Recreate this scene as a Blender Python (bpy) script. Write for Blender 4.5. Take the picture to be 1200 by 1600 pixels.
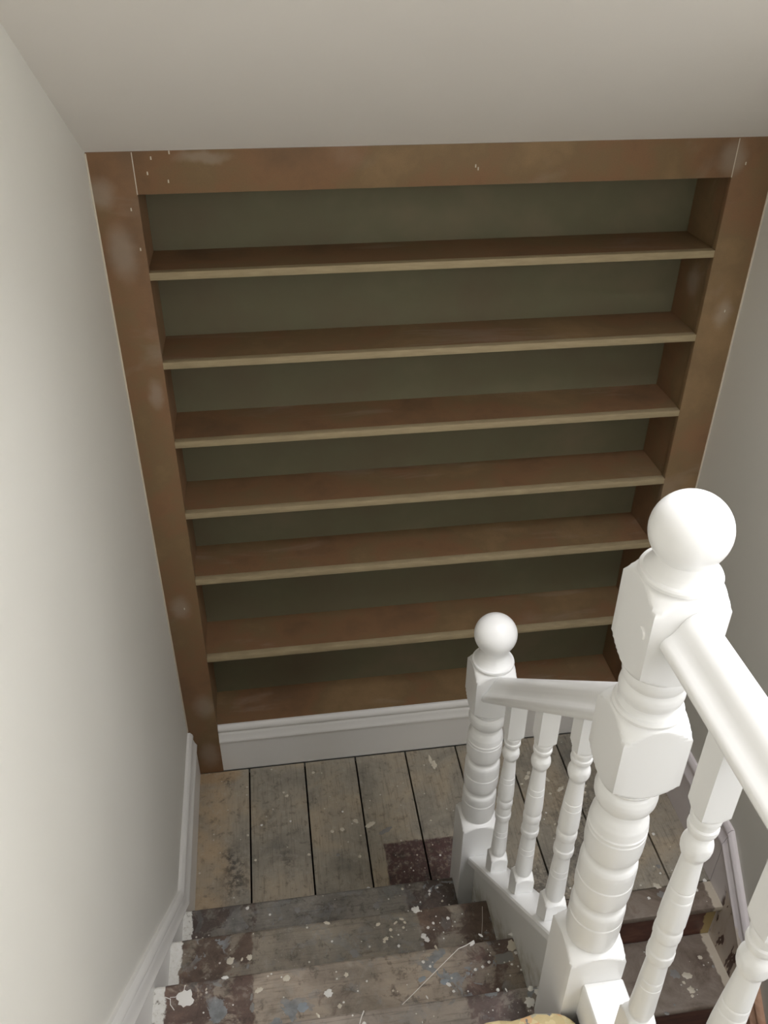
import bpy, bmesh, math, random
from mathutils import Matrix, Vector

for o in list(bpy.data.objects):
    bpy.data.objects.remove(o, do_unlink=True)
scene = bpy.context.scene
COL = scene.collection

# ------------------------------------------------------------------ camera
cam_d = bpy.data.cameras.new('camera')
cam = bpy.data.objects.new('camera', cam_d)
COL.objects.link(cam)
cam_d.sensor_fit = 'VERTICAL'
cam_d.sensor_height = 36.0
cam_d.lens = 1339.25 / 1600 * 36.0
cam_d.clip_start = 0.03
cam.location = (0.4005, -2.2720, 2.7009)
cam.rotation_euler = (0.979652, -0.0052916, -0.1425939)
scene.camera = cam

# ------------------------------------------------------------------ light
world = bpy.data.worlds.new('world')
scene.world = world
world.use_nodes = True
bg = world.node_tree.nodes['Background']
bg.inputs['Color'].default_value = (0.80, 0.90, 1.0, 1)
bg.inputs['Strength'].default_value = 1.0

SLOPE = math.atan(0.565)
CZ = 2.267                                  # ceiling height where it meets the bookcase
DV = Vector((0, -math.cos(SLOPE), math.sin(SLOPE)))
NV = Vector((0, math.sin(SLOPE), math.cos(SLOPE)))
def on_roof(u, v, w=0.0):
    return Vector((u, 0, CZ)) + DV * v + NV * w
SKY_U = (1.16, 1.78)
SKY_V = (1.10, 2.45)

ld = bpy.data.lights.new('skylight_daylight', 'AREA')
ld.shape = 'RECTANGLE'
ld.size = SKY_U[1] - SKY_U[0] - 0.06
ld.size_y = SKY_V[1] - SKY_V[0] - 0.06
ld.energy = 46
ld.color = (0.955, 0.95, 1.0)
lo = bpy.data.objects.new('skylight_daylight', ld)
COL.objects.link(lo)
lo.location = on_roof(sum(SKY_U) / 2, sum(SKY_V) / 2, 0.20)
lo.rotation_euler = (-SLOPE, 0, 0)

# daylight of the stair window in the right hand wall, beside the viewer
WY = (-2.95, -2.15)
WZ = (1.95, 3.10)
ld2 = bpy.data.lights.new('stair_window_daylight', 'AREA')
ld2.shape = 'RECTANGLE'
ld2.size = WZ[1] - WZ[0] - 0.06
ld2.size_y = WY[1] - WY[0] - 0.06
ld2.energy = 21
ld2.color = (0.96, 0.955, 1.0)
lo2 = bpy.data.objects.new('stair_window_daylight', ld2)
COL.objects.link(lo2)
lo2.location = (1.8 + 0.10, sum(WY) / 2, sum(WZ) / 2)
lo2.rotation_euler = (0, math.radians(90), 0)

vs = scene.view_settings
vs.view_transform = 'Standard'
vs.look = 'None'
vs.gamma = 1.0
vs.use_curve_mapping = False
vs.exposure = 0.12

# ------------------------------------------------------------------ helpers
def srgb(r, g, b):
    def f(c):
        c /= 255.0
        return c / 12.92 if c <= 0.04045 else ((c + 0.055) / 1.055) ** 2.4
    return (f(r), f(g), f(b), 1.0)

class M:
    """small node helper around one Principled material"""
    def __init__(self, name, rough=0.6, spec=0.5):
        self.m = bpy.data.materials.new(name)
        self.m.use_nodes = True
        self.nt = self.m.node_tree
        self.b = self.nt.nodes['Principled BSDF']
        self.b.inputs['Roughness'].default_value = rough
        self.b.inputs['Specular IOR Level'].default_value = spec
        self.geo = self.nt.nodes.new('ShaderNodeNewGeometry')
        self.pos = self.geo.outputs['Position']
    def new(self, t): return self.nt.nodes.new(t)
    def link(self, a, b): self.nt.links.new(a, b)
    def put(self, sock, v):
        if hasattr(v, 'is_output'): self.link(v, sock)
        else: sock.default_value = v
    def scale(self, vec, s):
        n = self.new('ShaderNodeMapping')
        self.link(vec, n.inputs['Vector'])
        n.inputs['Scale'].default_value = s
        return n.outputs[0]
    def shift(self, vec, t):
        n = self.new('ShaderNodeVectorMath'); n.operation = 'ADD'
        self.link(vec, n.inputs[0]); self.put(n.inputs[1], t)
        return n.outputs[0]
    def noise(self, scale, detail=4, rough=0.55, dist=0.0, vec=None):
        n = self.new('ShaderNodeTexNoise')
        self.link(vec or self.pos, n.inputs['Vector'])
        n.inputs['Scale'].default_value = scale
        n.inputs['Detail'].default_value = detail
        n.inputs['Roughness'].default_value = rough
        n.inputs['Distortion'].default_value = dist
        return n.outputs['Fac']
    def voro(self, scale, vec=None, feature='F1'):
        n = self.new('ShaderNodeTexVoronoi')
        n.feature = feature
        self.link(vec or self.pos, n.inputs['Vector'])
        n.inputs['Scale'].default_value = scale
        return n.outputs['Distance']
    def ramp(self, fac, stops):
        n = self.new('ShaderNodeValToRGB')
        self.link(fac, n.inputs[0])
        e = n.color_ramp.elements
        while len(e) < len(stops): e.new(0.5)
        for i, (p, c) in enumerate(stops):
            e[i].position = p
            e[i].color = c if len(c) == 4 else (*c, 1)
        return n.outputs['Color']
    def step(self, v, a, b):
        """smooth 0..1 as v goes from a to b"""
        n = self.new('ShaderNodeMapRange'); n.interpolation_type = 'SMOOTHSTEP'
        self.put(n.inputs[0], v)
        n.inputs[1].default_value = a; n.inputs[2].default_value = b
        n.inputs[3].default_value = 0; n.inputs[4].default_value = 1
        if a > b:
            n.inputs[1].default_value = b; n.inputs[2].default_value = a
            n.inputs[3].default_value = 1; n.inputs[4].default_value = 0
        return n.outputs[0]
    def math(self, op, a, b=0.0):
        n = self.new('ShaderNodeMath'); n.operation = op
        self.put(n.inputs[0], a); self.put(n.inputs[1], b)
        return n.outputs[0]
    def mix(self, fac, a, b, mode='MIX'):
        n = self.new('ShaderNodeMix'); n.data_type = 'RGBA'; n.blend_type = mode
        self.put(n.inputs['Factor'], fac)
        self.put(n.inputs[6], a); self.put(n.inputs[7], b)
        return n.outputs[2]
    def sep(self, vec=None):
        n = self.new('ShaderNodeSeparateXYZ')
        self.link(vec or self.pos, n.inputs[0])
        return n.outputs
    def warped(self, amp, scale):
        n = self.new('ShaderNodeTexNoise')
        self.link(self.pos, n.inputs['Vector'])
        n.inputs['Scale'].default_value = scale
        n.inputs['Detail'].default_value = 4
        s = self.new('ShaderNodeVectorMath'); s.operation = 'SUBTRACT'
        self.link(n.outputs['Color'], s.inputs[0]); s.inputs[1].default_value = (.5, .5, .5)
        k = self.new('ShaderNodeVectorMath'); k.operation = 'SCALE'
        self.link(s.outputs[0], k.inputs[0]); k.inputs['Scale'].default_value = amp
        a = self.new('ShaderNodeVectorMath'); a.operation = 'ADD'
        self.link(self.pos, a.inputs[0]); self.link(k.outputs[0], a.inputs[1])
        return a.outputs[0]
    def ellipse(self, c, r, soft=0.5, vec=None):
        s = self.new('ShaderNodeVectorMath'); s.operation = 'SUBTRACT'
        self.link(vec or self.pos, s.inputs[0]); s.inputs[1].default_value = c
        d = self.new('ShaderNodeVectorMath'); d.operation = 'DIVIDE'
        self.link(s.outputs[0], d.inputs[0]); d.inputs[1].default_value = r
        l = self.new('ShaderNodeVectorMath'); l.operation = 'LENGTH'
        self.link(d.outputs[0], l.inputs[0])
        return self.step(l.outputs['Value'], 1.0, 1.0 - soft)
    def rect(self, x0, x1, y0, y1, soft, vec):
        x, y, z = self.sep(vec)
        a = self.math('MULTIPLY', self.step(x, x0 - soft, x0 + soft), self.step(x, x1 + soft, x1 - soft))
        b = self.math('MULTIPLY', self.step(y, y0 - soft, y0 + soft), self.step(y, y1 + soft, y1 - soft))
        return self.math('MULTIPLY', a, b)
    def bump(self, h, strength=0.2, dist=0.002):
        n = self.new('ShaderNodeBump')
        n.inputs['Strength'].default_value = strength
        n.inputs['Distance'].default_value = dist
        self.link(h, n.inputs['Height'])
        self.link(n.outputs[0], self.b.inputs['Normal'])
    def color(self, c): self.put(self.b.inputs['Base Color'], c)

def link(name, me, mat=None, parent=None, loc=(0, 0, 0)):
    o = bpy.data.objects.new(name, me)
    COL.objects.link(o)
    o.location = loc
    if mat is not None and not me.materials: me.materials.append(mat)
    if parent is not None:
        o.parent = parent
        o.matrix_parent_inverse = Matrix.Translation(-parent.location) if parent.type == 'EMPTY' else Matrix.Identity(4)
    return o

def finish(me, angle=None):
    if angle is not None:
        for p in me.polygons: p.use_smooth = True
        me.set_sharp_from_angle(angle=math.radians(angle))
    me.update()
    return me

def box_mesh(name, x0, x1, y0, y1, z0, z1, bevel=0.0, seg=2):
    bm = bmesh.new()
    bmesh.ops.create_cube(bm, size=1)
    bmesh.ops.scale(bm, vec=(x1 - x0, y1 - y0, z1 - z0), verts=bm.verts)
    bmesh.ops.translate(bm, vec=((x0 + x1) / 2, (y0 + y1) / 2, (z0 + z1) / 2), verts=bm.verts)
    if bevel > 0:
        bmesh.ops.bevel(bm, geom=list(bm.edges), offset=bevel, segments=seg, affect='EDGES', profile=0.5)
    me = bpy.data.meshes.new(name)
    bm.to_mesh(me); bm.free()
    return finish(me, 40 if bevel > 0 else None)

def box(name, x0, x1, y0, y1, z0, z1, mat, parent=None, bevel=0.0):
    return link(name, box_mesh(name, x0, x1, y0, y1, z0, z1, bevel), mat, parent)

def prism(name, poly, axis, a, b, mat, parent=None, angle=None):
    """extrude a closed 2-D outline along an axis: axis 'x' -> (y,z), 'y' -> (x,z), 'z' -> (x,y)"""
    def P(u, v, w):
        return {'x': (w, u, v), 'y': (u, w, v), 'z': (u, v, w)}[axis]
    n = len(poly)
    verts = [P(u, v, a) for u, v in poly] + [P(u, v, b) for u, v in poly]
    faces = [list(range(n))[::-1], list(range(n, 2 * n))]
    faces += [[i, (i + 1) % n, n + (i + 1) % n, n + i] for i in range(n)]
    me = bpy.data.meshes.new(name)
    me.from_pydata(verts, [], faces)
    bm = bmesh.new(); bm.from_mesh(me)
    bmesh.ops.recalc_face_normals(bm, faces=bm.faces)
    bm.to_mesh(me); bm.free()
    return link(name, finish(me, angle), mat, parent)

def sweep(name, prof, path, mat, parent=None, side=Vector((1, 0, 0)), angle=35, loc=None):
    """sweep a closed profile (a across 'side', b vertical) along points in the plane square to 'side';
    every station stays plumb, as on a mitred board"""
    n = len(prof); verts = []; faces = []
    for p in path:
        p = Vector(p)
        for a, b in prof:
            verts.append(p + side * a + Vector((0, 0, b)))
    for k in range(len(path) - 1):
        for i in range(n):
            j = (i + 1) % n
            faces.append([k * n + i, k * n + j, (k + 1) * n + j, (k + 1) * n + i])
    faces.append(list(range(n))); faces.append([(len(path) - 1) * n + i for i in range(n)][::-1])
    me = bpy.data.meshes.new(name)
    me.from_pydata([tuple(v) for v in verts], [], faces)
    bm = bmesh.new(); bm.from_mesh(me)
    bmesh.ops.recalc_face_normals(bm, faces=bm.faces)
    bm.to_mesh(me); bm.free()
    return link(name, finish(me, angle), mat, parent)

def turned_mesh(name, prof, s, seg=64, dz=0.003, s_top=None, z_top=9.0):
    """square stock of half width s turned to radius R(z): the section is the smaller of the two"""
    pts = []
    for (z0, r0), (z1, r1) in zip(prof, prof[1:]):
        big = min(r0, r1) > 1.39 * s
        n = 1 if big else max(1, int(math.ceil(abs(z1 - z0) / dz)))
        for k in range(n):
            t = k / n
            pts.append((z0 + (z1 - z0) * t, r0 + (r1 - r0) * t))
    pts.append(prof[-1])
    verts = []; faces = []
    for z, r in pts:
        for i in range(seg):
            a = 2 * math.pi * i / seg
            q = (s_top if z > z_top else s) / max(abs(math.cos(a)), abs(math.sin(a)))
            rr = min(r, q)
            verts.append((rr * math.cos(a), rr * math.sin(a), z))
    for k in range(len(pts) - 1):
        for i in range(seg):
            j = (i + 1) % seg
            faces.append((k * seg + i, k * seg + j, (k + 1) * seg + j, (k + 1) * seg + i))
    faces.append(tuple(range(seg))[::-1])
    faces.append(tuple((len(pts) - 1) * seg + i for i in range(seg)))
    me = bpy.data.meshes.new(name)
    me.from_pydata(verts, [], faces)
    return finish(me, 30)

def empty(name, loc, label, cat, group=None):
    o = bpy.data.objects.new(name, None)
    COL.objects.link(o)
    o.empty_display_size = 0.1
    o.location = loc
    o['label'] = label; o['category'] = cat
    if group: o['group'] = group
    return o

def struct(o, label=None):
    o['kind'] = 'structure'
    if label: o['label'] = label
    return o

# ------------------------------------------------------------------ materials
def paint_mat(name, col, rough, bump=0.05, bscale=60, var=0.03):
    m = M(name, rough, 0.4)
    n = m.noise(2.5, 3)
    c2 = tuple(max(0, v * (1 - 2 * var)) for v in col[:3]) + (1,)
    m.color(m.mix(n, col, c2))
    m.bump(m.noise(bscale, 3), bump, 0.002)
    return m.m

MAT_WALL = paint_mat('wall_paint', srgb(226, 224, 215), 0.55, 0.06, 90)
MAT_CEIL = paint_mat('ceiling_paint', srgb(240, 235, 227), 0.75, 0.05, 70)
MAT_GLOSS = paint_mat('white_gloss_paint', srgb(240, 240, 238), 0.28, 0.03, 40, 0.01)
MAT_SKIRT = paint_mat('white_skirting_paint', srgb(230, 228, 223), 0.32, 0.03, 40, 0.02)

def mdf_mat():
    m = M('raw_mdf', 0.62, 0.3)
    blot = m.noise(3.2, 5, 0.6)
    base = m.ramp(blot, [(0.30, srgb(116, 91, 67)), (0.45, srgb(134, 102, 73)), (0.55, srgb(128, 105, 75)), (0.70, srgb(146, 119, 85))])
    grain = m.noise(420, 2, 0.5)
    base = m.mix(m.math('MULTIPLY', m.step(grain, 0.45, 0.75), 0.25), base, srgb(98, 74, 57))
    # sanded filler patches rubbed over the screw holes
    w = m.warped(0.03, 22)
    tot = None
    for c, r in [((1.69, 0.095, 1.845), (0.05, 0.055, 0.058)), ((1.748, 0, 1.777), (0.036, 0.05, 0.062)),
                 ((1.672, 0, 2.215), (0.052, 0.05, 0.06)), ((0.05, 0, 0.835), (0.045, 0.05, 0.06)),
                 ((0.075, 0, 0.36), (0.05, 0.05, 0.08)), ((0.07, 0, 0.10), (0.05, 0.05, 0.09)),
                 ((0.05, 0, 2.02), (0.05, 0.05, 0.10)), ((0.02, 0, 2.17), (0.05, 0.05, 0.05)),
                 ((0.28, 0, 2.25), (0.09, 0.05, 0.02)), ((0.08, 0, 1.62), (0.03, 0.05, 0.06))]:
        e = m.ellipse(c, r, 0.75, w)
        tot = e if tot is None else m.math('MAXIMUM', tot, e)
    base = m.mix(m.math('MULTIPLY', tot, 0.46), base, srgb(172, 158, 142))
    # dust wiped along the tops
    dust = m.step(m.noise(5.0, 4, 0.6, 0.6, m.scale(m.pos, (0.5, 2.0, 1))), 0.56, 0.74)
    base = m.mix(m.math('MULTIPLY', dust, 0.22), base, srgb(170, 160, 148))
    m.color(base)
    m.bump(grain, 0.08, 0.0006)
    return m.m
MAT_MDF = mdf_mat()

def mdf_edge():
    m = M('mdf_cut_edge', 0.7, 0.25)
    m.color(m.ramp(m.noise(60, 3, 0.6, 0, m.scale(m.pos, (0.25, 1, 2))), [(0.3, srgb(156, 140, 110)), (0.7, srgb(172, 156, 124))]))
    return m.m
MAT_EDGE = mdf_edge()

def back_mat():
    m = M('green_back_board', 0.7, 0.25)
    n = m.noise(2.6, 4, 0.6)
    m.color(m.ramp(n, [(0.3, srgb(110, 100, 80)), (0.55, srgb(112, 108, 85)), (0.75, srgb(126, 115, 93))]))
    return m.m
MAT_BACK = back_mat()

MAT_CAULK = paint_mat('caulk', srgb(214, 204, 186), 0.6)

def gap_mat():
    m = M('dark_subfloor', 0.9, 0.1)
    m.color(m.ramp(m.noise(14, 3), [(0.3, srgb(26, 22, 19)), (0.7, srgb(40, 34, 30))]))
    return m.m
MAT_DARK = gap_mat()

def speckle(m, scale, thr, seed):
    """tiny round paint specks"""
    v = m.new('ShaderNodeTexVoronoi')
    m.link(m.shift(m.pos, (seed, seed * 0.7, 0)), v.inputs['Vector'])
    v.inputs['Scale'].default_value = scale
    rnd = m.sep(v.outputs['Color'])[0]
    size = m.math('MULTIPLY', m.step(rnd, 0.72, 1.0), thr)
    return m.math('LESS_THAN', v.outputs['Distance'], size)

def board_mat():
    m = M('old_floorboard', 0.55, 0.4)
    info = m.new('ShaderNodeObjectInfo')
    rnd = info.outputs['Random']
    w = m.shift(m.pos, (0, 0, 0))
    off = m.new('ShaderNodeCombineXYZ')
    m.link(m.math('MULTIPLY', rnd, 9.0), off.inputs[1])
    vec = m.shift(m.pos, off.outputs[0])
    grain = m.noise(26, 5, 0.6, 0.5, m.scale(vec, (6.0, 0.35, 1)))
    tone = m.noise(4.5, 5, 0.62, 0.4, vec)
    base = m.ramp(tone, [(0.28, srgb(122, 118, 109)), (0.48, srgb(158, 150, 135)), (0.64, srgb(174, 160, 138)), (0.80, srgb(150, 143, 131))])
    base = m.mix(m.math('MULTIPLY', m.step(grain, 0.48, 0.72), 0.42), base, srgb(84, 75, 66))
    # bare pale wood down the first board, by the skirting
    wp = m.warped(0.10, 7)
    bare = m.rect(-0.2, 0.135, -0.9, 0.2, 0.03, wp)
    base = m.mix(m.math('MULTIPLY', bare, m.math('ADD', m.math('MULTIPLY', m.step(m.noise(9, 5, 0.65), 0.62, 0.38), 0.5), 0.3)), base, srgb(182, 160, 130))
    base = m.mix(m.math('MULTIPLY', m.ellipse((0.09, -0.02, 0), (0.13, 0.05, 1), 0.5, wp), 0.7), base, srgb(176, 150, 116))
    # sooty scuffs
    for c, r, k in [((0.155, -0.44, 0), (0.075, 0.15, 1), 0.75), ((0.27, -0.24, 0), (0.06, 0.07, 1), 0.4),
                    ((0.34, -0.42, 0), (0.05, 0.09, 1), 0.45), ((0.13, -0.05, 0), (0.03, 0.03, 1), 0.7),
                    ((1.45, -0.45, 0), (0.20, 0.35, 1), 0.65), ((1.2, -0.65, 0), (0.25, 0.16, 1), 0.6)]:
        e = m.math('MULTIPLY', m.ellipse(c, r, 0.8, wp), m.step(m.noise(38, 6, 0.75), 0.42, 0.58))
        base = m.mix(m.math('MULTIPLY', e, k), base, srgb(52, 48, 46))
    # oblong of old dark red varnish by the newel post
    w2 = m.warped(0.018, 30)
    rc = m.rect(0.682, 1.02, -0.70, -0.405, 0.004, w2)
    wear = m.step(m.noise(60, 4, 0.7), 0.62, 0.50)
    mar = m.ramp(m.noise(17, 6, 0.7), [(0.35, srgb(56, 44, 44)), (0.52, srgb(84, 58, 57)), (0.60, srgb(84, 66, 64)), (0.68, srgb(122, 114, 110))])
    base = m.mix(m.math('MULTIPLY', rc, m.math('ADD', m.math('MULTIPLY', wear, 0.35), 0.6)), base, mar)
    # overall grime: fine dark and pale mottling
    gr = m.noise(34, 7, 0.78, 0.3)
    base = m.mix(m.math('MULTIPLY', m.step(gr, 0.47, 0.36), 0.45), base, srgb(74, 69, 62))
    base = m.mix(m.math('MULTIPLY', m.step(gr, 0.55, 0.66), 0.35), base, srgb(186, 180, 168))
    # thin pale smears of plaster dust
    sm = m.step(m.noise(11, 5, 0.7, 1.2, m.shift(m.pos, (3, 1, 0))), 0.62, 0.78)
    base = m.mix(m.math('MULTIPLY', sm, 0.40), base, srgb(176, 170, 158))
    base = m.mix(m.math('MULTIPLY', speckle(m, 42, 0.16, 1.3), 0.8), base, srgb(206, 200, 188))
    m.color(base)
    m.bump(grain, 0.25, 0.0015)
    return m.m
MAT_BOARD = board_mat()

def tread_mat(name, wood, dark, edge_l, edge_r, right_white=False, grey=0.5, seed=0.0, redpatch=()):
    m = M(name, 0.5, 0.4)
    sh = m.shift(m.pos, (seed, seed * 1.7, 0))
    grain = m.noise(30, 5, 0.65, 0.4, m.scale(sh, (0.30, 5.5, 1)))
    tone = m.noise(7, 5, 0.65, 0.5, sh)
    base = m.ramp(tone, [(0.28, srgb(*[c * 0.70 for c in wood])), (0.50, srgb(*wood)), (0.72, srgb(*[min(255, c * 1.12) for c in wood]))])
    base = m.mix(m.math('MULTIPLY', m.step(grain, 0.50, 0.70), 0.40), base, srgb(70, 62, 55))
    # dirt and grey film
    film = m.step(m.noise(6, 5, 0.7, 0.6, m.shift(m.pos, (seed + 5, 2, 0))), 0.45, 0.66)
    base = m.mix(m.math('MULTIPLY', film, grey), base, srgb(120, 117, 110))
    # varnished margins either side of where a runner lay
    w = m.warped(0.05, 22)
    x = m.sep(m.warped(0.02, 60))[0]
    side = m.math('MAXIMUM', m.step(x, edge_l + 0.004, edge_l - 0.004), m.step(x, edge_r - 0.004, edge_r + 0.004))
    vn = m.ramp(m.noise(13, 5, 0.65, 0.3, sh), [(0.30, srgb(*[c * 0.75 for c in dark])), (0.52, srgb(*dark)), (0.66, srgb(*[c * 1.25 for c in dark]))])
    hold = m.step(m.noise(10, 5, 0.68, 0.5, m.shift(m.pos, (2 * seed + 1, 4, 0))), 0.57, 0.50)
    base = m.mix(m.math('MULTIPLY', side, m.math('ADD', m.math('MULTIPLY', hold, 0.75), 0.12)), base, vn)
    stray = m.step(m.noise(8, 6, 0.72, 0.8, m.shift(m.pos, (seed + 3, 9, 0))), 0.60, 0.66)
    base = m.mix(m.math('MULTIPLY', stray, 0.45), base, srgb(*[c * 0.92 for c in dark]))
    pale = m.step(m.noise(12, 6, 0.75, 0.6, m.shift(m.pos, (seed + 6, 3, 0))), 0.58, 0.70)
    base = m.mix(m.math('MULTIPLY', pale, 0.45), base, srgb(150, 143, 132))
    gr = m.noise(30, 7, 0.78, 0.3, m.shift(m.pos, (seed, 7, 0)))
    base = m.mix(m.math('MULTIPLY', m.step(gr, 0.47, 0.37), 0.50), base, srgb(60, 54, 49))
    base = m.mix(m.math('MULTIPLY', m.step(gr, 0.54, 0.66), 0.40), base, srgb(166, 160, 150))
    # chips of old blue-grey paint, mostly near the runner lines
    chip = m.step(m.noise(15, 5, 0.62, 0.8, m.shift(m.pos, (seed * 3 + 8, 1, 0))), 0.55, 0.575)
    zone = None
    for c, r in redpatch:
        e = m.ellipse(c, r, 0.7, w)
        zone = e if zone is None else m.math('MAXIMUM', zone, e)
    chipm = m.math('MULTIPLY', m.step(m.math('ADD', m.math('MULTIPLY', chip, 0.7), m.math('MULTIPLY', zone, 0.5)), 0.55, 0.75), m.math('ADD', m.math('MULTIPLY', zone, 0.85), 0.30))
    base = m.mix(chipm, base, m.ramp(m.noise(50, 3), [(0.35, srgb(122, 124, 124)), (0.7, srgb(150, 154, 156))]))
    # painted ends against the string and the skirting
    wx = m.sep(m.warped(0.03, 45))[0]
    endm = m.step(wx, 0.052, 0.048)
    if right_white:
        endm = m.math('MAXIMUM', endm, m.math('MULTIPLY', m.step(m.sep(m.warped(0.03, 60))[0], 0.876, 0.88), m.step(m.noise(50, 3, 0.6), 0.62, 0.48)))
    base = m.mix(endm, base, m.ramp(m.noise(80, 3, 0.7), [(0.30, srgb(140, 134, 122)), (0.42, srgb(222, 220, 212)), (0.7, srgb(232, 231, 226))]))
    base = m.mix(m.math('MULTIPLY', speckle(m, 55, 0.17, seed + 0.4), 0.85), base, srgb(214, 209, 199))
    base = m.mix(m.math('MULTIPLY', speckle(m, 120, 0.15, seed + 2.4), 0.6), base, srgb(190, 184, 174))
    m.color(base)
    m.bump(grain, 0.25, 0.0015)
    return m.m
BLUE = {1: [((0.27, -0.80, .235), (.07, .03, .1)), ((0.80, -0.735, .235), (.10, .03, .1)), ((0.76, -0.83, .235), (.08, .03, .1))],
        2: [((0.12, -0.95, .43), (.08, .05, .1)), ((0.80, -0.925, .43), (.12, .02, .1)), ((0.86, -0.97, .43), (.05, .10, .1))],
        3: [((0.19, -1.23, .623), (.12, .05, .1)), ((0.33, -1.25, .623), (.09, .05, .1)), ((0.72, -1.19, .623), (.09, .06, .1)), ((0.80, -1.22, .623), (.08, .10, .1))],
        4: [((0.80, -1.365, .816), (.16, .02, .1)), ((0.30, -1.45, .816), (.2, .08, .1))]}
MAT_TREAD = {
    1: tread_mat('tread_paint_worn', (132, 127, 118), (88, 76, 70), 0.24, 0.70, False, 0.7, 0.3, BLUE[1]),
    2: tread_mat('tread_paint_scuffed', (142, 133, 119), (96, 78, 68), 0.24, 0.70, False, 0.55, 1.1, BLUE[2]),
    3: tread_mat('tread_paint_bare', (164, 151, 136), (96, 76, 69), 0.255, 0.755, False, 0.45, 2.2, BLUE[3]),
    4: tread_mat('tread_paint_splashed', (158, 147, 136), (97, 81, 78), 0.25, 0.72, True, 0.5, 3.7, BLUE[4])}

def lower_mat():
    m = M('lower_tread_paint', 0.45, 0.4)
    tone = m.noise(9, 6, 0.7, 0.6)
    base = m.ramp(tone, [(0.28, srgb(84, 70, 60)), (0.46, srgb(126, 113, 101)), (0.60, srgb(142, 131, 120)), (0.78, srgb(112, 90, 74))])
    x = m.sep(m.warped(0.03, 40))[0]
    base = m.mix(m.math('MULTIPLY', m.step(x, 1.745, 1.752), 0.9), base, srgb(204, 194, 176))
    base = m.mix(m.math('MULTIPLY', speckle(m, 48, 0.15, 6.1), 0.85), base, srgb(206, 200, 190))
    m.color(base)
    m.bump(m.noise(40, 5), 0.2, 0.0015)
    return m.m
MAT_LOWER = lower_mat()

def riser_mat():
    m = M('brown_riser_varnish', 0.42, 0.45)
    base = m.ramp(m.noise(11, 5, 0.65, 0.3, m.scale(m.pos, (1, 1, 2.2))), [(0.3, srgb(84, 54, 45)), (0.55, srgb(112, 72, 60)), (0.75, srgb(128, 94, 76))])
    x = m.sep(m.warped(0.05, 30))[0]
    base = m.mix(m.step(x, 1.742, 1.75), base, srgb(186, 164, 112))
    m.color(base)
    return m.m
MAT_RISER = riser_mat()

def wall_string_mat():
    """white paint torn off the lower part of the right hand string down to brown and bare timber"""
    m = M('torn_string_paint', 0.4, 0.4)
    w = m.warped(0.10, 14)
    x, y, z = m.sep(w)
    white = m.ramp(m.noise(5, 3), [(0.3, srgb(228, 220, 222)), (0.7, srgb(236, 230, 230))])
    t = m.noise(11, 3, 0.6, 0.3, m.scale(m.pos, (1, 1.8, 0.6)))
    under = m.ramp(t, [(0.44, srgb(214, 203, 190)), (0.56, srgb(206, 192, 176)), (0.585, srgb(84, 50, 36)), (0.75, srgb(70, 40, 30))])
    # the tear runs across the board just below the landing edge
    d = m.math('ADD', m.math('MULTIPLY', z, 1.0), m.math('MULTIPLY', y, -0.55))
    torn = m.step(d, 0.505, 0.495)
    torn = m.math('MAXIMUM', m.step(y, -0.955, -0.962), m.math('MULTIPLY', torn, m.step(y, -0.77, -0.80)))
    base = m.mix(torn, white, under)
    salmon = m.ramp(m.noise(16, 4, 0.6, 0.2, m.scale(m.pos, (1, 0.6, 4))), [(0.3, srgb(196, 150, 122)), (0.7, srgb(214, 174, 148))])
    base = m.mix(m.step(y, -1.0, -1.02), base, salmon)
    m.color(base)
    return m.m
MAT_WSTRING = wall_string_mat()

def string_mat():
    m = M('string_paint', 0.32, 0.4)
    base = m.mix(m.noise(4, 3), srgb(236, 236, 232), srgb(228, 228, 222))
    w = m.warped(0.05, 28)
    x, y, z = m.sep(w)
    d = m.math('SUBTRACT', z, m.math('ADD', m.math('MULTIPLY', y, -0.885), -0.397))
    grub = m.math('MULTIPLY', m.step(d, 0.05, -0.03), m.step(m.noise(16, 4, 0.7), 0.40, 0.62))
    base = m.mix(m.math('MULTIPLY', grub, 0.6), base, srgb(150, 140, 104))
    m.color(base)
    return m.m
MAT_STRING = string_mat()

def foam_mat():
    m = M('chip_foam_underlay', 0.9, 0.1)
    v = m.new('ShaderNodeTexVoronoi'); m.link(m.warped(0.02, 60), v.inputs['Vector'])
    v.inputs['Scale'].default_value = 62
    r = m.sep(v.outputs['Color'])[0]
    c = m.ramp(r, [(0.0, srgb(212, 194, 150)), (0.34, srgb(224, 208, 166)), (0.50, srgb(220, 184, 142)), (0.66, srgb(212, 200, 160)), (0.80, srgb(184, 180, 158)), (0.92, srgb(140, 138, 138))])
    c.node.color_ramp.interpolation = 'CONSTANT'
    m.color(c)
    m.bump(m.noise(140, 4), 0.6, 0.003)
    return m.m
MAT_FOAM = foam_mat()

SPL = {}
for k, c, rg in (('w', (238, 236, 230), 0.35), ('c', (214, 206, 188), 0.5), ('g', (140, 138, 134), 0.5), ('b', (150, 158, 164), 0.45)):
    SPL[k] = paint_mat('paint_drop_' + {'w': 'white', 'c': 'cream', 'g': 'grey', 'b': 'blue_grey'}[k], srgb(*c), rg, 0.05, 200, 0.06)

def glass_mat():
    m = bpy.data.materials.new('window_glass'); m.use_nodes = True
    nt = m.node_tree; nt.nodes.clear()
    out = nt.nodes.new('ShaderNodeOutputMaterial'); mx = nt.nodes.new('ShaderNodeMixShader')
    t = nt.nodes.new('ShaderNodeBsdfTransparent'); g = nt.nodes.new('ShaderNodeBsdfGlossy')
    g.inputs['Roughness'].default_value = 0.05; mx.inputs[0].default_value = 0.06
    nt.links.new(t.outputs[0], mx.inputs[1]); nt.links.new(g.outputs[0], mx.inputs[2]); nt.links.new(mx.outputs[0], out.inputs[0])
    return m
MAT_GLASS = glass_mat()

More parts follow.
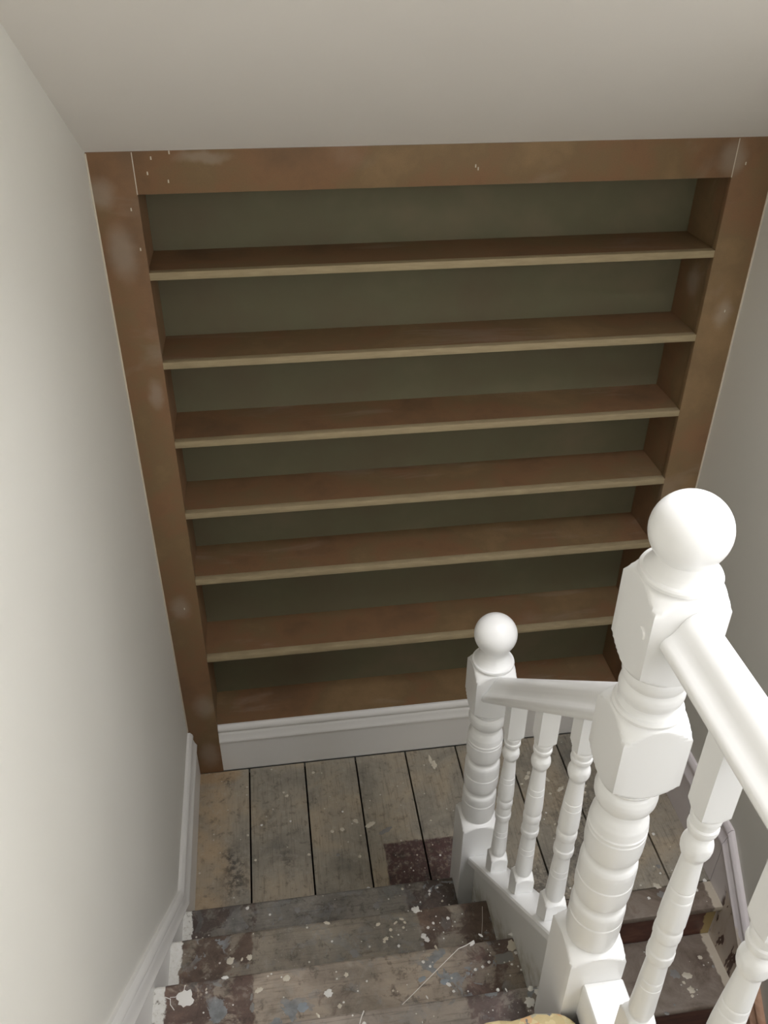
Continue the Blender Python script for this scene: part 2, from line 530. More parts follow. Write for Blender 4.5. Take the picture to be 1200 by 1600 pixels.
# ------------------------------------------------------------------ the shell
W = 1.8
YB = -3.4
ZLOW = -2.03
ytop = lambda y: CZ - 0.565 * y
side_poly = [(0.30, ZLOW), (YB - 0.1, ZLOW), (YB - 0.1, ytop(YB - 0.1)), (0.0, CZ), (0.30, CZ)]
struct(prism('wall_left', side_poly, 'x', -0.12, 0.0, MAT_WALL), 'off-white plastered stair wall on the left')
struct(box('wall_back', 0, W, 0.225, 0.30, ZLOW, CZ, MAT_WALL), 'wall behind the built-in bookcase')
def boxes(name, rects, mat, parent=None):
    bm = bmesh.new()
    for x0, x1, y0, y1, z0, z1 in rects:
        g = bmesh.ops.create_cube(bm, size=1)['verts']
        bmesh.ops.scale(bm, vec=(x1 - x0, y1 - y0, z1 - z0), verts=g)
        bmesh.ops.translate(bm, vec=((x0 + x1) / 2, (y0 + y1) / 2, (z0 + z1) / 2), verts=g)
    me = bpy.data.meshes.new(name); bm.to_mesh(me); bm.free()
    return link(name, me, mat, parent)
struct(box('wall_front', 0, W, YB - 0.1, YB, ZLOW, ytop(YB), MAT_WALL), 'wall behind the viewer')
# right wall with the opening of the stair window
def wall_poly(polys, name, x0, x1, mat, parent=None):
    verts = []; faces = []
    for poly in polys:
        if x0 is None or isinstance(poly, tuple): poly, xa, xb = poly
        else: xa, xb = x0, x1
        b = len(verts); n = len(poly)
        verts += [(xa, u, v) for u, v in poly] + [(xb, u, v) for u, v in poly]
        faces += [[b + k for k in range(n)][::-1], [b + n + k for k in range(n)]] + [[b + k, b + (k + 1) % n, b + n + (k + 1) % n, b + n + k] for k in range(n)]
    me = bpy.data.meshes.new(name); me.from_pydata(verts, [], faces)
    bm = bmesh.new(); bm.from_mesh(me); bmesh.ops.recalc_face_normals(bm, faces=bm.faces); bm.to_mesh(me); bm.free()
    return link(name, me, mat, parent)
ye = YB - 0.1
struct(wall_poly([[(0.30, ZLOW), (WY[1], ZLOW), (WY[1], ytop(WY[1])), (0.0, CZ), (0.30, CZ)],
                  [(WY[0], ZLOW), (ye, ZLOW), (ye, ytop(ye)), (WY[0], ytop(WY[0]))],
                  [(WY[1], ZLOW), (WY[0], ZLOW), (WY[0], WZ[0]), (WY[1], WZ[0])],
                  [(WY[1], WZ[1]), (WY[0], WZ[1]), (WY[0], ytop(WY[0])), (WY[1], ytop(WY[1]))]], 'wall_right', W, W + 0.12, MAT_WALL), 'shaded off-white stair wall on the right')
xa, xb = W + 0.03, W + 0.08
zm = sum(WZ) / 2
w2 = struct(boxes('window_2', [(xa, xb, WY[0], WY[0] + 0.05, *WZ), (xa, xb, WY[1] - 0.05, WY[1], *WZ), (xa, xb, WY[0] + 0.05, WY[1] - 0.05, WZ[0], WZ[0] + 0.05),
    (xa, xb, WY[0] + 0.05, WY[1] - 0.05, WZ[1] - 0.05, WZ[1]), (xa, xb, WY[0] + 0.05, WY[1] - 0.05, zm - 0.02, zm + 0.02)], MAT_GLOSS), 'white sash window in the right wall beside the viewer')
boxes('pane', [(W + 0.052, W + 0.057, WY[0] + 0.05, WY[1] - 0.05, WZ[0] + 0.05, zm - 0.02)], MAT_GLASS, w2)
boxes('pane', [(W + 0.052, W + 0.057, WY[0] + 0.05, WY[1] - 0.05, zm + 0.02, WZ[1] - 0.05)], MAT_GLASS, w2)

# sloping ceiling with a roof window above the stairs
def roof_part(verts, faces, u0, u1, v0, v1, w0, w1):
    b = len(verts)
    for w in (w0, w1):
        for u, v in ((u0, v0), (u1, v0), (u1, v1), (u0, v1)):
            verts.append(tuple(on_roof(u, v, w)))
    for f in ((0, 1, 2, 3), (7, 6, 5, 4), (0, 4, 5, 1), (1, 5, 6, 2), (2, 6, 7, 3), (3, 7, 4, 0)):
        faces.append([b + i for i in f])
def roof_mesh(name, rects, w0, w1, mat, parent=None):
    v = []; f = []
    for r in rects: roof_part(v, f, *r, w0, w1)
    me = bpy.data.meshes.new(name); me.from_pydata(v, [], f)
    bm = bmesh.new(); bm.from_mesh(me); bmesh.ops.recalc_face_normals(bm, faces=bm.faces); bm.to_mesh(me); bm.free()
    return link(name, me, mat, parent)
VMAX = (-YB + 0.1) / math.cos(SLOPE)
ceil = roof_mesh('ceiling', [(-0.12, W + 0.12, 0.0, SKY_V[0]), (-0.12, W + 0.12, SKY_V[1], VMAX),
                             (-0.12, SKY_U[0], SKY_V[0], SKY_V[1]), (SKY_U[1], W + 0.12, SKY_V[0], SKY_V[1])], 0.0, 0.16, MAT_CEIL)
struct(ceil, 'pale sloping ceiling running down to the top of the bookcase')
fr = 0.05
win = roof_mesh('window_1', [(SKY_U[0], SKY_U[1], SKY_V[0], SKY_V[0] + fr), (SKY_U[0], SKY_U[1], SKY_V[1] - fr, SKY_V[1]),
                             (SKY_U[0], SKY_U[0] + fr, SKY_V[0] + fr, SKY_V[1] - fr), (SKY_U[1] - fr, SKY_U[1], SKY_V[0] + fr, SKY_V[1] - fr)], 0.08, 0.14, MAT_GLOSS)
struct(win, 'white framed roof window in the sloping ceiling')
roof_mesh('pane', [(SKY_U[0] + fr, SKY_U[1] - fr, SKY_V[0] + fr, SKY_V[1] - fr)], 0.105, 0.111, MAT_GLASS, win)

# half landing floor: dark underfloor plus single boards
random.seed(4)
NOSE = {1: (-0.711, 0.235), 2: (-0.918, 0.430), 3: (-1.140, 0.623), 4: (-1.357, 0.816), 5: (-1.560, 1.010)}
fl = struct(box('floor', 0, W, -0.76, 0.0, -0.20, -0.024, MAT_DARK), 'worn wide floorboards of the half landing')
edges = [0.0, 0.210, 0.425, 0.625, 0.825, 1.029, 1.232, 1.436, 1.640, 1.80]
for a, b in zip(edges, edges[1:]):
    g0 = 0.003 if a > 0 else 0.001
    g1 = 0.003
    ye = -0.745 if a < 0.7 else (-0.745 if a < 0.9 else -0.70)
    dz = random.uniform(-0.0006, 0.0006)
    box('floorboard', a + g0, b - g1, ye, -0.001, -0.024, dz, MAT_BOARD, fl, 0.0015)
box('nosing_board', 0.965, W - 0.001, -0.800, -0.702, -0.028, 0.0, MAT_LOWER, fl, 0.006)
box('riser', 0.965, W - 0.001, -0.778, -0.760, -0.193, -0.028, MAT_RISER, fl)

# upper landing where the viewer stands, and the hall floor below
up = struct(box('floor_upper', 0, 0.955, YB, NOSE[5][0] - 0.03, 0.80, 0.985, MAT_DARK), 'floor of the upper landing')
ux = [0.0, 0.19, 0.385, 0.58, 0.775, 0.955]
for a, b in zip(ux, ux[1:]):
    box('floorboard', a + 0.002, b - 0.002, YB, NOSE[5][0] - 0.075, 0.985, 1.010, MAT_BOARD, up, 0.0015)
box('nosing_board', 0.002, 0.850, NOSE[5][0] - 0.073, NOSE[5][0], 0.982, 1.010, MAT_TREAD[4], up, 0.008)
struct(box('floor_hall', 0.0, W, YB, 0.0, ZLOW - 0.1, ZLOW, MAT_DARK), 'hall floor far below the lower flight')

# ------------------------------------------------------------------ skirtings
def skirt_profile(h, t, m=1.0):
    """board with a torus and ogee top; a = away from the wall, b = up"""
    return [(0, 0), (t, 0), (t, h - 0.078), (t + 0.005, h - 0.0765), (t + 0.006, h - 0.070), (t + 0.003, h - 0.063), (t - 0.001, h - 0.055), (t - 0.003, h - 0.045),
            (t - 0.006, h - 0.036), (t - 0.009, h - 0.032), (t - 0.009, h - 0.028), (t - 0.004, h - 0.026), (t - 0.002, h - 0.020), (t - 0.004, h - 0.011), (t - 0.009, h - 0.004), (t - 0.013, h), (0, h)]
# under the bookcase, between the uprights
pr = skirt_profile(0.236, 0.020)
me_path = [(0.1106, 0.024, 0.0), (1.679, 0.024, 0.0)]
struct(sweep('baseboard_back', pr, me_path, MAT_SKIRT, side=Vector((0, -1, 0))), 'white moulded skirting below the bookcase')
# left wall: level along the landing, then raking up with the flight
H_L = 0.236
rise = lambda y: max(0.0, (-0.645 - y) * 0.985)
pts = [(0.0, -0.002, 0.0), (0.0, -0.640, 0.0), (0.0, -0.652, 0.007), (0.0, -1.60, rise(-1.60))]
struct(sweep('baseboard_left', skirt_profile(H_L, 0.022), pts, MAT_SKIRT), 'white moulded skirting raking up the left wall')
struct(sweep('baseboard_left_upper', skirt_profile(0.20, 0.022), [(0.0, -1.602, 1.010), (0.0, YB + 0.001, 1.010)], MAT_SKIRT))
# right wall: level along the landing, then raking down the lower flight
RK = 1.02
ptsR = [(W, -0.002, 0.0), (W, -0.702, 0.0)]
struct(sweep('baseboard_right', skirt_profile(0.275, 0.022), ptsR, MAT_WSTRING, side=Vector((-1, 0, 0))), 'white skirting on the right wall of the landing')
pr2 = [(a, b if b > 0.1 else -0.12) for a, b in skirt_profile(0.275, 0.022)]
sweep_r = sweep('baseboard_right_lower', pr2, [(W, -0.704, 0.0), (W, -2.4, -1.696 * RK)], MAT_WSTRING, side=Vector((-1, 0, 0)))
struct(sweep_r, 'raking stair string on the right wall, white paint torn off lower down')

# ------------------------------------------------------------------ built-in bookcase
UL, UR = 0.1106, W - 0.1206
HR = 2.165
bk = empty('bookcase', (0.9, 0.0, 0.0), 'built-in brown fibreboard bookcase of empty shelves filling the end wall', 'bookcase')
box('stile', 0.0015, UL, 0.0, 0.022, 0.0, CZ - 0.001, MAT_MDF, bk, 0.0006)
box('stile', UR, W - 0.0015, 0.0, 0.022, 0.0, CZ - 0.001, MAT_MDF, bk, 0.0006)
box('top_rail', UL + 0.0008, UR - 0.0008, 0.0, 0.022, HR, CZ - 0.001, MAT_MDF, bk, 0.0006)
SD = 0.195
box('side_panel', UL - 0.022, UL - 0.004, 0.022, SD, 0.215, 2.20, MAT_MDF, bk)
box('side_panel', UR + 0.004, UR + 0.022, 0.022, SD, 0.215, 2.20, MAT_MDF, bk)
o = box('back_panel', UL - 0.022, UR + 0.022, SD, SD + 0.012, 0.215, 2.22, MAT_BACK, bk); o['label'] = 'olive green back board'
box('top_panel', UL - 0.022, UR + 0.022, 0.022, SD, 2.20, 2.218, MAT_MDF, bk)
box('base_shelf', UL - 0.004, UR + 0.004, 0.024, SD, 0.217, 0.235, MAT_MDF, bk)
for z in (1.9672, 1.7141, 1.4613, 1.2074, 0.944, 0.5975):
    s = box('shelf', UL - 0.004, UR + 0.004, 0.0235, SD, z - 0.018, z, MAT_MDF, bk)
    e = link('shelf_edge', box_mesh('shelf_edge', UL, UR, 0.0005, 0.0235, z - 0.0205, z, 0.0008), MAT_EDGE, s)
    e['label'] = 'pale sawn shelf edge'
# caulk run down both wall joints and the hairline joints of the frame
box('caulk_bead', 0.0, 0.0045, -0.003, 0.002, 0.24, CZ - 0.003, MAT_CAULK, bk, 0.001)
box('caulk_bead', W - 0.0045, W, -0.003, 0.002, 0.28, CZ - 0.003, MAT_CAULK, bk, 0.001)
box('joint_filler', UL - 0.001, UL + 0.0012, -0.0008, 0.004, HR, CZ - 0.003, MAT_CAULK, bk)
box('joint_filler', UR - 0.0012, UR + 0.001, -0.0008, 0.004, HR, CZ - 0.003, MAT_CAULK, bk)
for x, z in ((0.155, 2.262 - 0.012), (0.142, 2.215), (0.19, 2.195), (0.09, 2.13), (0.098, 2.03), (0.975, 2.205), (0.968, 2.212), (0.20, 2.262), (0.062, 0.83), (1.752, 1.785), (1.712, 2.20)):
    box('filler_dab', x - 0.0016, x + 0.0016, -0.0007, 0.002, z - 0.004, z + 0.004, SPL['c'], bk, 0.0006)

# ------------------------------------------------------------------ paint drops
SPLATS = [('1',0.214,-0.73,6,'w',1,0),('1',0.281,-0.761,4,'w',1,0),('1',0.364,-0.758,10,'g',1,0),('2',0.182,-0.967,1.5,'w',1,0),('2',0.182,-0.996,10,'c',1,0),('2',0.212,-0.997,4,'c',2,1.2),('2',0.231,-0.994,8,'c',1,0),('2',0.227,-1.018,6,'g',2,1.3),('3',0.188,-1.144,6,'w',2,0),('2',0.09,-1.002,5,'g',1,0),('3',0.096,-1.179,20,'w',1,0),('3',0.298,-1.151,2.4,'w',1,0),('3',0.322,-1.162,2.2,'w',1,-0.46),('3',0.334,-1.167,8,'c',1,0),('3',0.268,-1.185,8,'c',1.6,0.27),('3',0.368,-1.239,12,'b',1,0),('3',0.207,-1.211,2.2,'w',1,0),('3',0.139,-1.219,2.4,'w',1,0),('3',0.25,-1.199,6,'g',3,1.43),('3',0.251,-1.223,8,'g',2,1.5),('3',0.17,-1.158,8,'g',3,-0.4),('3',0.144,-1.166,3,'c',2,1.14),('2',0.697,-0.923,11,'w',1,0),('2',0.711,-0.929,2.4,'w',1,0),('2',0.675,-0.923,2,'w',1,0),('1',0.693,-0.733,4.5,'c',1,-0.46),('1',0.775,-0.751,4.5,'w',1,-0.46),('1',0.773,-0.761,4,'w',1,0),('1',0.801,-0.744,3,'w',1,0),('1',0.808,-0.79,4,'c',1,0),('1',0.605,-0.777,12,'g',1,0),('1',0.74,-0.785,2.7,'w',1,-0.46),('2',0.634,-0.953,5,'c',2.4,0.66),('2',0.652,-0.944,5,'c',2,-0.3),('2',0.66,-0.955,4.4,'c',1,0),('2',0.654,-0.969,4,'c',1,0),('2',0.618,-0.971,5.2,'c',1,0),('2',0.601,-0.994,6.8,'c',1.5,0.18),('2',0.618,-0.991,3.1,'c',2.5,-0.64),('2',0.596,-1.002,4,'c',1,0),('2',0.633,-1.019,4.4,'w',1,0),('2',0.637,-0.988,2.7,'w',1,-0.46),('2',0.712,-1.012,7.5,'w',1,0),('2',0.705,-1.001,8,'w',1,0),('2',0.697,-1.023,6,'g',1,0),('2',0.512,-1.023,12,'g',1.4,-0.9),('2',0.586,-0.951,6,'c',1.4,0.3),('2',0.446,-0.927,6.7,'c',2.5,-0.42),('2',0.455,-0.981,3.4,'w',1,-0.46),('2',0.738,-0.968,4.4,'w',1,0),('2',0.721,-0.979,4.5,'w',1,-0.46),('2',0.756,-0.97,1.2,'w',1,0),('2',0.761,-0.999,1.1,'w',1,0),('2',0.749,-0.95,2.2,'w',1,-0.46),('2',0.376,-1.006,2,'g',2,1.38),('3',0.477,-1.178,6.2,'c',1,0),('3',0.43,-1.216,11,'w',1,0),('3',0.524,-1.2,2.8,'w',1,0),('3',0.5,-1.22,2.4,'w',1,0),('3',0.464,-1.241,3,'w',1,0),('3',0.454,-1.248,5.6,'c',1,0),('3',0.666,-1.173,4,'w',1,0),('3',0.681,-1.186,3.6,'w',1,-0.46),('3',0.716,-1.205,3.1,'g',1,-0.79),('3',0.618,-1.222,1.6,'w',1,-0.79),('3',0.583,-1.231,3,'c',1,0),('3',0.593,-1.234,2.3,'c',1,0),('3',0.66,-1.257,3.4,'w',2.6,-1.2),('3',0.368,-1.239,12,'b',1.3,0.33),('3',0.657,-1.213,9,'b',1.6,0.39),('3',0.704,-1.141,4.2,'c',2,-1.2),('4',0.496,-1.386,4.5,'w',1,0),('4',0.474,-1.366,2,'w',1,0),('4',0.402,-1.356,4.2,'c',2,-1),('4',0.617,-1.4,2,'w',2,1.43),('1',0.802,-0.744,3.4,'w',1,-0.46),('1',0.809,-0.717,2.2,'w',1,-0.46),('1',0.741,-0.783,2,'w',1,0),('1',0.815,-0.774,2.2,'w',1,-0.46),('2',0.781,-0.96,5.1,'w',1,-0.46),('2',0.739,-0.968,2,'w',1,0),('2',0.721,-0.979,4.5,'w',1,-0.46),('2',0.75,-0.95,1.7,'w',1,-0.79),('2',0.737,-0.987,2,'w',1,0),('2',0.756,-0.97,2,'w',1,0),('2',0.761,-0.998,2,'w',1,0),('2',0.758,-1.015,2.4,'w',1,0),('2',0.798,-0.973,2.2,'w',1,-0.46),('2',0.823,-0.953,2,'w',1,0),('2',0.867,-0.92,2.4,'g',1,0),('3',0.892,-1.163,13,'c',1,0),('3',0.882,-1.17,4,'c',3,1.5),('3',0.896,-1.183,4.8,'w',1,0),('3',0.906,-1.212,2.5,'w',1,0),('3',0.825,-1.196,4.2,'w',1,0),('3',0.807,-1.205,4,'w',1,0),('3',0.788,-1.209,4,'w',1,0),('3',0.829,-1.165,1.5,'w',1,0),('3',0.834,-1.174,1.5,'w',1,0),('3',0.831,-1.18,2.2,'w',1,-0.46),('3',0.861,-1.156,2.2,'w',1,0),('3',0.86,-1.137,1.8,'w',1,0),('3',0.862,-1.202,2.3,'w',1,-0.79),('3',0.875,-1.201,1.8,'w',1,0),('3',0.879,-1.209,3.4,'w',1,-0.46),('3',0.893,-1.216,2.8,'w',1,0),('3',0.898,-1.225,2.8,'w',1,0),('3',0.912,-1.238,3.6,'w',1,0),('3',0.91,-1.25,3,'w',1,0),('3',0.868,-1.235,2.4,'w',1,0),('3',0.819,-1.24,1.1,'g',1,0),('3',0.725,-1.252,4,'w',1,0),('3',0.759,-1.257,2.4,'w',1,0),('3',0.717,-1.235,6,'w',1.6,-0.7),('3',0.707,-1.227,10,'b',1.5,0.1),('3',0.796,-1.145,6,'w',2,0.57),('3',0.821,-1.127,4.2,'w',2,-0.73),('3',0.666,-1.173,4,'w',1,0),('3',0.682,-1.186,2.1,'w',1,-0.79),('3',0.904,-1.136,8,'w',3,-0.16),('3',0.865,-1.19,20,'g',2,0.1),('4',0.861,-1.365,6,'w',1,0),('4',0.874,-1.374,8,'w',1,0),('4',0.808,-1.36,2.8,'w',3,-1.25),('4',0.79,-1.357,4,'w',1,0),('4',0.851,-1.392,11,'w',1,0),('4',0.892,-1.392,13,'g',1,-0.46),('4',0.875,-1.395,3,'w',3.2,-1.25),('4',0.876,-1.411,2.5,'w',1,0),('4',0.843,-1.409,1.6,'w',1,0),('4',0.848,-1.409,1.4,'w',1,0),('4',0.821,-1.409,1.4,'w',1,0),('4',0.805,-1.395,3,'g',2,1.4),('4',0.759,-1.4,1.2,'w',1,0),('4',0.769,-1.397,2,'w',1,0),('F',0.541,-0.324,8.9,'c',1,-0.46),('F',0.55,-0.248,4,'w',1,0),('F',0.348,-0.148,6,'c',1.3,0.57),('F',0.337,-0.131,4.5,'c',1,0),('F',0.251,-0.265,4.4,'w',1,0),('F',0.594,-0.296,10.1,'c',1.6,-0.81),('F',0.646,-0.317,13.5,'c',2,0.43),('F',0.696,-0.351,15.8,'g',3.2,0.43),('F',0.918,-0.052,12,'c',3,-1.63),('F',0.928,-0.079,15,'c',2,-1.53),('F',0.515,-0.426,6.7,'g',1,-0.46),('F',0.591,-0.442,6,'c',1,0),('F',0.414,-0.41,5.4,'c',1,-0.46),('F',0.356,-0.263,4.1,'w',1,-0.32),('F',0.488,-0.061,2.9,'c',1,-0.46),('F',0.455,-0.054,6,'c',1,0),('F',0.128,-0.183,3,'c',1,0),('F',0.226,-0.406,4.5,'c',1,-0.46),('F',0.2,-0.301,4.7,'c',1,-0.32),('F',0.504,-0.327,6.6,'c',1,0),('F',0.606,-0.568,6.3,'w',1,-0.32),('F',0.868,-0.331,3.6,'c',1,-0.46),('F',0.657,-0.214,3.1,'c',1,-0.46),('F',0.77,-0.523,2.8,'w',1,0),('F',0.763,-0.512,2.4,'w',1,0),('F',0.717,-0.455,2,'c',1,0),('F',0.855,-0.432,2.7,'c',1,-0.46),('F',0.793,-0.465,3.2,'c',1,-0.32),('F',0.874,-0.477,3.9,'w',1,0),('F',0.738,-0.523,2.2,'w',1,-0.46),('F',0.811,-0.519,2,'c',1,0),('F',1.272,-0.192,12,'c',1.8,0.86),('F',1.244,-0.219,6,'c',1.5,0),('F',1.285,-0.172,9.5,'c',1.5,0.68),('F',1.348,-0.212,10,'c',1.8,-1.27),('F',1.478,-0.26,10,'c',1.5,0.27),('F',1.468,-0.289,8,'c',1.6,0.14),('F',1.385,-0.262,12.6,'c',1.7,0.48),('F',1.34,-0.277,6,'c',1,0),('F',1.298,-0.358,4,'w',1,0),('F',1.283,-0.384,3,'w',1,0),('F',1.316,-0.41,4.5,'c',2,0.81),('F',1.418,-0.383,8,'c',2.2,-1.14),('F',1.357,-0.476,6,'c',3,0.14),('F',1.29,-0.664,4,'w',1,0),('F',1.04,-0.484,2.2,'w',1,-0.46),('F',1.631,-0.347,4,'c',1,0),('F',1.587,-0.696,12,'c',1.6,-0.64),('F',1.591,-0.731,15.8,'g',1,-0.32),('F',1.658,-0.499,6.7,'w',1,-0.46),('F',1.543,-0.736,5.8,'w',1,-0.46),('F',1.76,-0.699,7.2,'w',1,0),('F',1.715,-0.729,6.8,'w',1,0),('F',1.716,-0.711,2.4,'w',1,0),('F',1.623,-0.627,9.5,'g',1,-0.32),('F',1.607,-0.625,4,'c',1,0),('F',1.619,-0.653,4.5,'w',1,0),('F',1.674,-0.712,2.8,'w',1,0),('F',1.664,-0.648,2,'w',1,0),('L',1.711,-0.858,8,'c',1,0),('L',1.602,-0.9,17.9,'g',1,-0.46),('L',1.641,-0.911,13.5,'c',1.5,-0.32),('L',1.62,-0.931,6,'c',1,0),('L',1.634,-0.957,12.3,'c',1,-0.46),('L',1.629,-0.976,6,'c',1,0),('L',1.522,-1.017,6.7,'g',1.5,-0.26),('L',1.653,-0.96,2.4,'w',1,0),('L',1.529,-0.814,2.4,'w',1,0),('L',1.76,-0.791,3,'c',1,0),('L',1.742,-0.894,6,'g',1,0),('L',1.558,-0.995,4,'g',1,0)]
LINES = [('3', [(0.8, -1.138), (0.779, -1.147), (0.758, -1.153), (0.728, -1.174), (0.619, -1.252), (0.6, -1.265)], .0012),
         ('3', [(0.094, -1.15), (0.091, -1.165), (0.095, -1.174)], .0012), ('3', [(0.049, -1.171), (0.061, -1.177), (0.062, -1.19), (0.071, -1.203)], .0013),
         ('3', [(0.061, -1.173), (0.071, -1.174), (0.083, -1.172)], .0010), ('4', [(0.498, -1.361), (0.492, -1.372), (0.487, -1.384)], .0012),
         ('2', [(0.884, -0.94), (0.874, -0.983), (0.863, -1.02)], .0009)]
def drops(key, z, parent):
    rng = random.Random(ord(key))
    verts = []; faces = []; mi = []
    order = ['w', 'c', 'g', 'b']
    for k, x, y, r, c, asp, ang in SPLATS:
        if k != key: continue
        r = r / 1000.0
        n = 10 if r < 0.004 else 18
        h = 0.0006 + 0.05 * min(r, 0.01)
        if c in 'gb': h = 0.0004
        star = 0.10 if r < 0.004 else (0.26 if r > 0.006 else 0.2)
        ring = []
        for i in range(n):
            a = 2 * math.pi * i / n
            rr = r * (1 + rng.uniform(-star, star))
            px = rr * math.cos(a) * math.sqrt(asp); py = rr * math.sin(a) / math.sqrt(asp)
            ring.append((x + px * math.cos(ang) - py * math.sin(ang), y + px * math.sin(ang) + py * math.cos(ang)))
        b = len(verts)
        verts += [(u, v, z - 0.0005) for u, v in ring]
        verts += [(x + (u - x) * 0.82, y + (v - y) * 0.82, z + h) for u, v in ring]
        verts.append((x, y, z + h * 1.15))
        for i in range(n):
            j = (i + 1) % n
            faces.append((b + i, b + j, b + n + j, b + n + i)); mi.append(order.index(c))
            faces.append((b + n + i, b + n + j, b + 2 * n)); mi.append(order.index(c))
    for k, pl, w in LINES:
        if k != key: continue
        for (x0, y0), (x1, y1) in zip(pl, pl[1:]):
            d = Vector((x1 - x0, y1 - y0)).normalized(); nn = Vector((-d.y, d.x)) * w
            b = len(verts)
            for (u, v) in ((x0 - d.x * w, y0 - d.y * w), (x1 + d.x * w, y1 + d.y * w)):
                verts += [(u + nn.x, v + nn.y, z - 0.0004), (u, v, z + 0.0011), (u - nn.x, v - nn.y, z - 0.0004)]
            faces += [(b, b + 1, b + 4, b + 3), (b + 1, b + 2, b + 5, b + 4)]; mi += [0, 0]
    me = bpy.data.meshes.new('paint_drops')
    me.from_pydata(verts, [], faces)
    for c in order: me.materials.append(SPL[c])
    for p, i in zip(me.polygons, mi): p.material_index = i; p.use_smooth = True
    me.update()
    o = link('paint_drops', me, None, parent)
    o['kind'] = 'stuff'; o['label'] = 'dried drops and splashes of paint'
    return o
drops('F', 0.0, fl)

# ------------------------------------------------------------------ upper flight
uf = empty('stair_flight', (0.45, -0.75, 0.0), 'short upper stair flight with bare paint-splashed treads down to the landing', 'stairs')
for k in range(1, 5):
    yn, z = NOSE[k]
    yb = NOSE[k + 1][0] - 0.022
    pz = NOSE[k - 1][1] if k > 1 else 0.0
    nose = [(yb - 0.02, z - 0.028), (yn - 0.012, z - 0.028), (yn - 0.004, z - 0.024), (yn, z - 0.014), (yn - 0.002, z - 0.005), (yn - 0.007, z - 0.001), (yn - 0.013, z), (yb - 0.02, z)]
    xr = 0.8995 if k > 1 else 0.8545
    if k < 4:
        t = prism('tread', nose, 'x', 0.020, xr, MAT_TREAD[k], uf, 40)
    else:                                    # the top tread is notched round the near newel
        stub = [(-1.411 if u < -1.45 else u, v) for u, v in nose]
        t = wall_poly([(nose, 0.020, 0.8545), (stub, 0.8545, xr)], 'tread', None, None, MAT_TREAD[k], uf)
    drops(str(k), z, t)
    box('riser', 0.020, xr, yn - 0.040, yn - 0.022, pz, z - 0.028, MAT_TREAD[k], uf)
box('riser', 0.020, 0.8545, NOSE[5][0] - 0.030, NOSE[5][0] - 0.022, NOSE[4][1], 0.982, MAT_TREAD[4], uf)
# outer string with a rounded capping that carries the balusters
CAPX = 0.912
cap_z = lambda y: 0.450 + 1.02 * (-0.795 - y)
yA, yB2 = -0.7908, -1.4122
prism('string', [(yA, cap_z(yA) - 0.015), (yB2, cap_z(yB2) - 0.015), (yB2, cap_z(yB2) - 0.42), (yA, cap_z(yA) - 0.42)], 'x', 0.900, 0.936, MAT_STRING, uf)
capp = [(-0.036, -0.030), (-0.036, -0.008), (-0.033, -0.002), (-0.028, 0.0), (0.030, 0.0), (0.035, -0.002), (0.038, -0.008), (0.038, -0.030)]
sweep('string_cap', capp, [(CAPX, yA, cap_z(yA)), (CAPX, yB2, cap_z(yB2))], MAT_GLOSS, uf)

# ------------------------------------------------------------------ lower flight
lf = empty('stair_flight', (1.37, -0.80, -2.0), 'dark brown lower stair flight dropping from the landing behind the balusters', 'stairs')
for k in range(1, 10):
    yn = -0.800 - 0.217 * k
    z = -0.193 * k
    nose = [(yn + 0.26, z - 0.028), (yn + 0.012, z - 0.028), (yn + 0.004, z - 0.024), (yn, z - 0.014), (yn + 0.002, z - 0.005), (yn + 0.007, z - 0.001), (yn + 0.013, z), (yn + 0.22, z), (yn + 0.26, z)]
    nose = [(yn + 0.238, z - 0.028)] + nose[1:7] + [(yn + 0.238, z)]
    t = prism('tread', nose, 'x', 0.968, W - 0.018, MAT_LOWER, lf, 40)
    if k == 1: drops('L', z, t)
    box('riser', 0.968, W - 0.018, yn + 0.022, yn + 0.040, z - 0.193, z - 0.028, MAT_RISER, lf)
prism('string', [(-0.80, -0.02), (-2.75, -0.02 - 1.95 * 0.889), (-2.75, -0.34 - 1.95 * 0.889), (-0.80, -0.34)], 'x', 0.938, 0.966, MAT_STRING, lf)

# ------------------------------------------------------------------ newel posts
S = 0.0525
B = S * 1.402
TURN = [(.582, .0435), (.585, .0455), (.592, .0468), (.602, .0476), (.625, .0482), (.6545, .0479), (.657, .0460), (.6595, .0479), (.675, .0480), (.685, .0472),
        (.691, .0454), (.695, .0426), (.700, .0410), (.706, .0414), (.711, .0446), (.717, .0472), (.728, .0484), (.745, .0488), (.7655, .0485), (.768, .0464), (.7705, .0485),
        (.800, .0484), (.810, .0475), (.817, .0454), (.821, .0426), (.826, .0410), (.832, .0414), (.837, .0446), (.843, .0472), (.856, .0484), (.875, .0486), (.8930, .0482), (.8955, .0460),
        (.898, .0482), (.904, .0481), (.9065, .0459), (.909, .0477), (.924, .0458), (.936, .0418), (.945, .0372), (.953, .0350), (.957, .0356), (.960, .0415), (.966, .0460),
        (.975, .0488), (.985, .0495), (.994, .0486), (1.001, .0458), (1.005, .0420), (1.008, .0412), (1.009, .0440), (1.013, .0446), (1.014, .0425), (1.020, .0455)]
def turn(z0, z1):
    return [(z0 + (z - .582) / (1.020 - .582) * (z1 - z0), r) for z, r in TURN]
def shoulder(z0, r0, z1, r1, n=9):
    """rounded shoulder from a turned neck out to the square"""
    out = []
    for i in range(n + 1):
        t = i / n
        out.append((z0 + (z1 - z0) * t, r0 + (r1 - r0) * t ** 0.85))
    return out
def neck(z):
    """disc collar and swept neck under the ball, z = top of the block shoulder"""
    return [(z, 0.0505), (z + .001, .0535), (z + .006, .0540), (z + .009, .0525), (z + .010, .0480), (z + .014, .0440), (z + .022, .0385),
            (z + .030, .0345), (z + .038, .0325), (z + .046, .0325), (z + .052, .034)]
